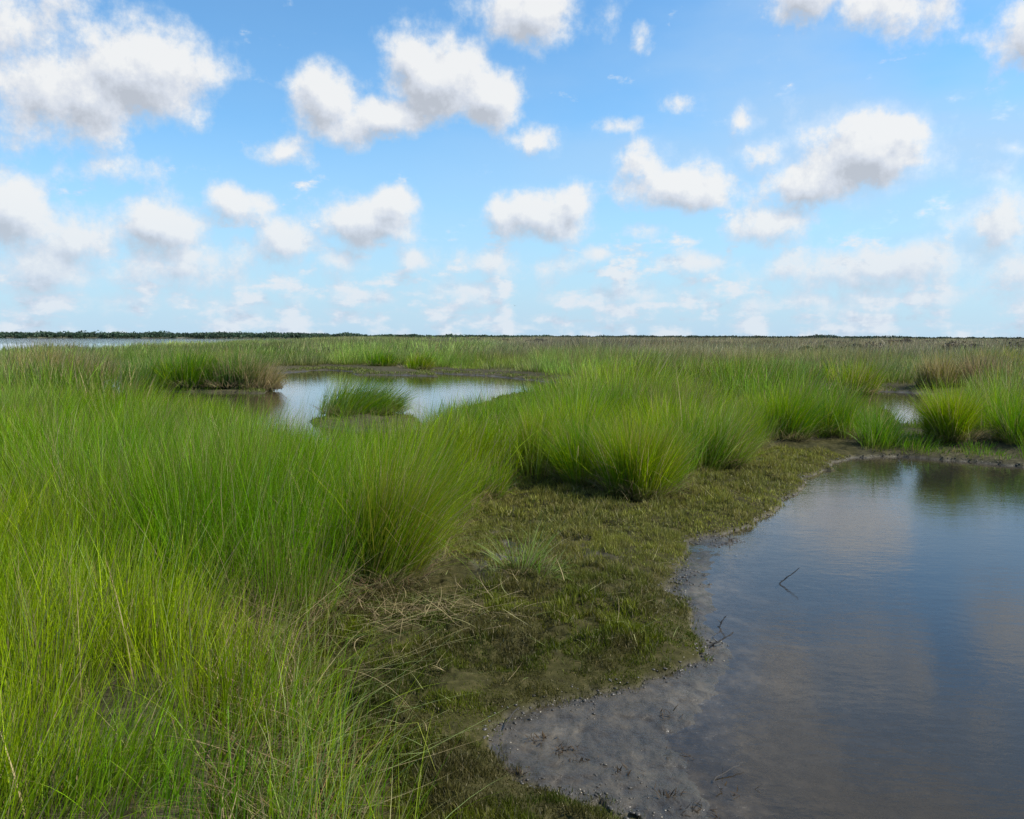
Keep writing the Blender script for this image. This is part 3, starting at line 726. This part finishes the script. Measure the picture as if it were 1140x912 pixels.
# ------------------------------------------------------------------ shrubs and tree line
def shrub_geo(cx, cy, cz, rx, rz, n, s, col):
    d = rng.normal(0, 1, (n, 3)); d /= np.linalg.norm(d, axis=1)[:, None]
    rad = rng.uniform(.55, 1.0, n)[:, None]
    c = d*rad*np.array([rx, rx, rz])+np.array([cx, cy, cz+rz*.75]); c[:,2] = np.maximum(c[:,2], cz)
    u = rng.normal(0, 1, (n, 3)); u /= np.linalg.norm(u, axis=1)[:, None]
    v = np.cross(u, rng.normal(0, 1, (n, 3))); v /= np.linalg.norm(v, axis=1)[:, None]
    ss = (s*rng.uniform(.6, 1.4, n))[:, None]
    V = np.stack([c-u*ss-v*ss*.6, c+u*ss-v*ss*.6, c+u*ss*.8+v*ss*.6, c-u*ss*.8+v*ss*.6], 1).reshape(-1, 3)
    Q = np.arange(n*4).reshape(-1, 4)
    col = np.array(col)*np.exp(rng.normal(0, .3, (n, 1)))
    return V, Q, np.repeat(col, 4, 0)
SHR = [(603,115,.8,.45,(.075,.07,.055),'small dark bush sticking out of the far grass right of the middle'),
       (757,120,.9,.3,(.09,.085,.06),'low dark bush in the far brown grass, second from the left'),
       (933,110,1.5,.42,(.075,.08,.05),'widest dark bush in the far brown grass on the right'),
       (948,70,.8,.38,(.09,.085,.05),'brownish bush in front of the widest dark bush'),
       (905,60,.8,.36,(.10,.11,.05),'low olive bush left of the brownish bush in the far right grass'),
       (1072,75,1.2,.42,(.08,.065,.05),'grey-brown bush near the right edge of the far grass'),
       (1000,130,1.5,.5,(.09,.075,.06),'pale brown bush on the right below the dark tree line')]
for px, r, rx, rz, col, lab in SHR:
    x, y = polar(px, r); z = float(height(np.array([x]), np.array([y]))[0][0])
    v, q, c = join([shrub_geo(dx*rx*.7, rng.uniform(-.3,.3)*rx, .25, rx*.55, rz*rng.uniform(.75,1.1), 500, .07, col) for dx in (-1, 0, .9)])
    root = bpy.data.objects.new('shrub', None); COL.objects.link(root); root.location = (x, y, z)
    tag(root, lab, 'shrub', 'bushes in the far grass')
    link_mesh('foliage', v, q, M_LEAF, c, parent=root)
    tube('stem', [(0,0,-.05),(.03,.02,.4),(.0,.05,.7)], .05, .02, M_TWIG, parent=root)
def scrub():
    parts = []
    for k in range(230):
        r = math.sqrt(rng.uniform(75**2, 300**2)); a = rng.uniform(-.10, .60)
        if r < 110 and a < .2: continue
        x, y = r*math.sin(a), r*math.cos(a); rx = rng.uniform(.5, 1.6)
        col = np.array([(.12,.10,.07),(.10,.10,.05),(.16,.13,.09)][int(rng.integers(3))])*rng.uniform(.6, 1.1)
        parts.append(shrub_geo(x, y, .45, rx, rng.uniform(.3, .55), 110, .10, col))
    V, Q, C = join(parts)
    tag(link_mesh('low_brown_scrub', V, Q, M_LEAF, C), 'low grey-brown scrub scattered through the far marsh on the right', 'scrub', kind='stuff')
scrub()
def treeline():
    parts = []
    # (px from, px to, distance, height)
    for k in range(2800):
        px = rng.uniform(-350, 1450)
        if px < 560: r = rng.uniform(515, 560) if px < 345 else rng.uniform(470, 560)
        else: r = rng.uniform(520, 640)
        if px < 40: r = r-60*(40-px)/400
        hgt = 2.7+1.9*fbm(np.array([px*.035]), np.array([3.3]), 171, 3)[0] if px < 400 else 2.1+1.0*fbm(np.array([px*.03]), np.array([7.7]), 173, 3)[0]
        hgt *= rng.uniform(.75, 1.15)
        if px > 1050: hgt *= .8
        if abs(px-918) < 9: hgt *= 1.5
        hgt *= .70+.5*fbm(np.array([px*.11]), np.array([r*.01]), 177, 2)[0]
        if rng.uniform() < .05: hgt *= 1.25
        x, y = polar(px, r); rx = hgt*rng.uniform(.6, 1.3)
        base = np.array([.042,.072,.042]) if px < 620 else np.array([.034,.054,.036])
        parts.append(shrub_geo(x, y, .2, rx, hgt*.47, 75, .40, base*rng.uniform(.7, 1.35)))
    V, Q, C = join(parts)
    tag(link_mesh('distant_woodland', V, Q, M_LEAF, C), 'dark low line of far-off mangrove trees along the whole horizon', 'woodland', kind='stuff')
treeline()



# ------------------------------------------------------------------ light and sky
SUN_EL = R(46); SUN_AZ = R(90)      # to the right of the view, slightly ahead
sun = bpy.data.lights.new('sun', 'SUN'); sun.energy = 5.0; sun.angle = R(.5); sun.color = (1, .95, .87)
so = bpy.data.objects.new('sun', sun); COL.objects.link(so)
sd = Vector((math.sin(SUN_AZ)*math.cos(SUN_EL), math.cos(SUN_AZ)*math.cos(SUN_EL), math.sin(SUN_EL)))
so.rotation_euler = sd.to_track_quat('Z', 'Y').to_euler()

world = bpy.data.worlds.new('World'); scene.world = world; world.use_nodes = True
nt = world.node_tree; nt.nodes.clear(); L = nt.links
SKY_STR = .128
sky = nt.nodes.new('ShaderNodeTexSky'); sky.sky_type = 'NISHITA'; sky.sun_disc = False
sky.sun_elevation = SUN_EL; sky.sun_rotation = SUN_AZ; sky.altitude = 0; sky.air_density = 1.0; sky.dust_density = 0.3; sky.ozone_density = 3.0

def uvpx(px, py, mirror=False):
    d = ray(px, py); z = -d[2] if mirror else d[2]
    return math.atan2(d[0], d[1]), math.asin(z)
# every cloud: place in the picture it was read from, half sizes, weight
CL = [(150,78,90,50,1.0),(110,100,60,50,.8),(50,100,80,60,.75),(25,30,95,60,.62),(110,185,55,16,.35),(5,160,40,20,.4),
 (490,88,66,50,1.1),(455,62,34,28,.8),(545,108,42,34,.9),(440,132,70,22,.8),(362,112,46,36,.95),(395,142,50,22,.75),
 (315,172,40,16,.65),(595,153,30,18,.75),(716,44,16,15,.6),(590,12,75,32,.85),(668,20,28,18,.4),(990,6,70,32,.75),(1100,38,35,8,.35),
 (765,208,78,26,.85),(718,185,36,28,.75),(850,178,40,20,.7),(828,135,16,20,.6),(785,195,30,20,.6),
 (960,168,80,36,1.0),(905,205,70,32,.8),(1008,148,38,24,.85),(870,245,55,28,.75),(1128,165,20,8,.5),(690,140,35,8,.35),(757,113,18,8,.3),(876,120,10,14,.3),
 (603,240,64,30,1.0),(640,228,32,26,.85),(562,232,22,20,.7),(720,256,26,10,.55),
 (264,228,38,22,.85),(185,250,48,32,.9),(16,235,36,42,.9),(90,262,70,30,.75),(210,285,60,22,.6),
 (410,246,64,30,.95),(440,226,30,18,.8),(318,270,36,24,.85),(370,292,40,18,.5),
 (980,298,170,24,.7),(1115,255,50,46,.65),(1120,300,50,30,.6),(545,294,45,18,.65),(200,300,120,26,.5),(40,300,70,28,.6),(462,290,30,16,.6),(605,300,40,16,.55),(665,285,20,9,.6),(780,295,36,14,.5),
 (130,335,120,12,.45),(530,325,40,14,.6),(420,330,70,10,.4),(700,330,90,12,.45),(900,335,100,12,.45),(1060,330,80,14,.5)]
MIR = [(1020,905,200,60,1.0),(890,830,110,42,.9),(872,742,52,48,1.0),(1125,700,60,42,.95),(1010,760,70,30,.6),(1100,800,60,30,.7),(700,880,110,60,.9),(1150,1050,240,90,.9),(400,1000,200,80,.6),(650,1000,180,60,.8),(950,578,55,34,.5)]
blobs = []
for px, py, rx, ry, w in CL:
    a, e = uvpx(px, py); blobs.append((a, e, rx/F*1.1, ry/F*1.2, w*(1.2 if w >= .8 else 1.0)))
for px, py, rx, ry, w in MIR:
    a, e = uvpx(px, py, True); blobs.append((a, e, rx/F, ry/F, w))
for k in range(16):   # the rest of the sky, out of the frame
    a = rng.uniform(R(45), R(315)); e = rng.uniform(R(12), R(60)); blobs.append((a if a < math.pi else a-2*math.pi, e, rng.uniform(.1,.3), rng.uniform(.05,.15), .9))

g = bpy.data.node_groups.new('cloud_density', 'ShaderNodeTree')
g.interface.new_socket('uv', in_out='INPUT', socket_type='NodeSocketVector')
g.interface.new_socket('density', in_out='OUTPUT', socket_type='NodeSocketFloat')
gi = g.nodes.new('NodeGroupInput'); go = g.nodes.new('NodeGroupOutput'); gl = g.links
def gm(op, a=None, b=None, c=None):
    n = g.nodes.new('ShaderNodeMath'); n.operation = op
    for i, v in enumerate((a, b, c)):
        if v is None: continue
        if isinstance(v, (int, float)): n.inputs[i].default_value = v
        else: gl.new(v, n.inputs[i])
    return n.outputs[0]
def gnoise(vec, scale, det, rough, sy=1.0, dist=0):
    m = g.nodes.new('ShaderNodeMapping'); m.inputs['Scale'].default_value = (scale, scale*sy, 1); gl.new(vec, m.inputs[0])
    n = g.nodes.new('ShaderNodeTexNoise'); n.noise_dimensions = '2D'; n.inputs['Scale'].default_value = 1
    n.inputs['Detail'].default_value = det; n.inputs['Roughness'].default_value = rough; n.inputs['Distortion'].default_value = dist
    gl.new(m.outputs[0], n.inputs['Vector']); return n
uv = gi.outputs[0]
# warp the coordinates so that outlines billow
wn = gnoise(uv, 14, 3, .55)
wv = g.nodes.new('ShaderNodeVectorMath'); wv.operation = 'SUBTRACT'; gl.new(wn.outputs['Color'], wv.inputs[0]); wv.inputs[1].default_value = (.5,.5,.5)
wm = g.nodes.new('ShaderNodeVectorMath'); wm.operation = 'MULTIPLY_ADD'; gl.new(wv.outputs[0], wm.inputs[0]); wm.inputs[1].default_value = (.032,.022,0); gl.new(uv, wm.inputs[2])
uw = wm.outputs[0]
acc = None
for a, e, rx, ry, w in blobs:
    s = g.nodes.new('ShaderNodeVectorMath'); s.operation = 'MULTIPLY_ADD'; gl.new(uw, s.inputs[0])
    s.inputs[1].default_value = (1/rx, 1/ry, 0); s.inputs[2].default_value = (-a/rx, -e/ry, 0)
    l = g.nodes.new('ShaderNodeVectorMath'); l.operation = 'LENGTH'; gl.new(s.outputs[0], l.inputs[0])
    v = gm('MULTIPLY_ADD', l.outputs['Value'], -w, w)
    acc = v if acc is None else gm('SMOOTH_MAX', acc, v, .18)
fb = gnoise(uv, 19, 10, .65).outputs[0]
big = gnoise(uv, 19, 8, .6, 2.3).outputs[0]
sep = g.nodes.new('ShaderNodeSeparateXYZ'); gl.new(uv, sep.inputs[0])
# low field of small cumulus towards the horizon
band = g.nodes.new('ShaderNodeMapRange'); band.inputs['From Min'].default_value = R(11); band.inputs['From Max'].default_value = R(2.5)
band.inputs['To Min'].default_value = -.42; band.inputs['To Max'].default_value = .16; gl.new(sep.outputs['Y'], band.inputs['Value'])
fieldn = gm('MULTIPLY_ADD', gm('SUBTRACT', big, .5), 2.4, band.outputs[0])
acc = gm('SMOOTH_MAX', acc, fieldn, .2)
den = gm('MULTIPLY_ADD', gm('SUBTRACT', fb, .5), 1.4, gm('SUBTRACT', acc, .03))
gl.new(den, go.inputs[0])

tc = nt.nodes.new('ShaderNodeTexCoord')
sp = nt.nodes.new('ShaderNodeSeparateXYZ'); L.new(tc.outputs['Generated'], sp.inputs[0])
def wmth(op, a=None, b=None, c=None, clamp=False):
    n = nt.nodes.new('ShaderNodeMath'); n.operation = op; n.use_clamp = clamp
    for i, v in enumerate((a, b, c)):
        if v is None: continue
        if isinstance(v, (int, float)): n.inputs[i].default_value = v
        else: L.new(v, n.inputs[i])
    return n.outputs[0]
az = wmth('ARCTAN2', sp.outputs[0], sp.outputs[1]); el = wmth('ARCSINE', sp.outputs[2])
cb = nt.nodes.new('ShaderNodeCombineXYZ'); L.new(az, cb.inputs[0]); L.new(el, cb.inputs[1])
ga = nt.nodes.new('ShaderNodeGroup'); ga.node_tree = g; L.new(cb.outputs[0], ga.inputs[0])
of = nt.nodes.new('ShaderNodeVectorMath'); of.operation = 'ADD'; L.new(cb.outputs[0], of.inputs[0]); of.inputs[1].default_value = (.010, .020, 0)
gb = nt.nodes.new('ShaderNodeGroup'); gb.node_tree = g; L.new(of.outputs[0], gb.inputs[0])
def mrange(v, a, b, c, d, smooth=True):
    n = nt.nodes.new('ShaderNodeMapRange'); n.interpolation_type = 'SMOOTHSTEP' if smooth else 'LINEAR'
    n.inputs['From Min'].default_value=a; n.inputs['From Max'].default_value=b; n.inputs['To Min'].default_value=c; n.inputs['To Max'].default_value=d
    L.new(v, n.inputs['Value']); return n.outputs[0]
alpha = mrange(ga.outputs[0], -.16, .56, 0, .96)
lit = wmth('SUBTRACT', ga.outputs[0], gb.outputs[0])
lit = mrange(lit, -.50, .42, 0, 1, False)
thick = mrange(gb.outputs[0], -.1, 1.5, 1, .0, False)
lit = wmth('MULTIPLY_ADD', lit, .55, wmth('MULTIPLY', thick, .45), clamp=True)
cr = nt.nodes.new('ShaderNodeValToRGB'); L.new(lit, cr.inputs[0]); e = cr.color_ramp.elements
e[0].position = .18; e[0].color = (.37,.39,.43,1); e[1].position = .80; e[1].color = (.655,.655,.65,1)
m_ = e.new(.50); m_.color = (.50,.525,.575,1)
# far clouds take the colour of the air in front of them
airf0 = mrange(el, 0, R(11), .42, 0.0)
airf = wmth('SUBTRACT', 1.0, wmth('MULTIPLY', alpha, wmth('SUBTRACT', 1.0, airf0)))
airc = nt.nodes.new('ShaderNodeMix'); airc.data_type = 'RGBA'; L.new(airf, airc.inputs['Factor']); L.new(cr.outputs[0], airc.inputs['A']); airc.inputs['B'].default_value = (.35,.48,.625,1)
# high dark cloud base overhead
b1 = nt.nodes.new('ShaderNodeBackground'); b1.inputs['Strength'].default_value = SKY_STR
tn = nt.nodes.new('ShaderNodeMix'); tn.data_type = 'RGBA'; tn.blend_type = 'MULTIPLY'; tn.inputs['Factor'].default_value = 1
L.new(sky.outputs[0], tn.inputs['A']); tn.inputs['B'].default_value = (.68, .99, 1.10, 1); L.new(tn.outputs['Result'], b1.inputs['Color'])
vmap = nt.nodes.new('ShaderNodeMapping'); vmap.inputs['Scale'].default_value = (2.2, 6, 1); vmap.inputs['Location'].default_value = (3.1, .4, 0); L.new(cb.outputs[0], vmap.inputs[0])
vn = nt.nodes.new('ShaderNodeTexNoise'); vn.noise_dimensions = '2D'; vn.inputs['Scale'].default_value = 1; vn.inputs['Detail'].default_value = 6; L.new(vmap.outputs[0], vn.inputs['Vector'])
veil = wmth('MULTIPLY', mrange(vn.outputs[0], .32, .75, .0, 1), mrange(az, -.35, .65, .10, .80))
alpha = wmth('MAXIMUM', alpha, veil)
air = mrange(el, R(-1), R(14), .88, 0.0)
alpha = wmth('SUBTRACT', 1.0, wmth('MULTIPLY', wmth('SUBTRACT', 1.0, alpha), wmth('SUBTRACT', 1.0, air)))
b2 = nt.nodes.new('ShaderNodeBackground'); b2.inputs['Strength'].default_value = 1.0; L.new(airc.outputs['Result'], b2.inputs['Color'])
mxs = nt.nodes.new('ShaderNodeMixShader'); L.new(alpha, mxs.inputs[0]); L.new(b1.outputs[0], mxs.inputs[1]); L.new(b2.outputs[0], mxs.inputs[2])
wo = nt.nodes.new('ShaderNodeOutputWorld'); L.new(mxs.outputs[0], wo.inputs[0])
world.cycles.sampling_method = 'MANUAL'; world.cycles.sample_map_resolution = 512

vs = scene.view_settings; vs.view_transform = 'Standard'; vs.look = 'None'; vs.exposure = 0.48; vs.gamma = 1; vs.use_curve_mapping = False
cy = scene.cycles; cy.max_bounces = 6; cy.diffuse_bounces = 3; cy.glossy_bounces = 3; cy.transmission_bounces = 3; cy.transparent_max_bounces = 8
cy.use_denoising = True; cy.denoising_prefilter = 'NONE'
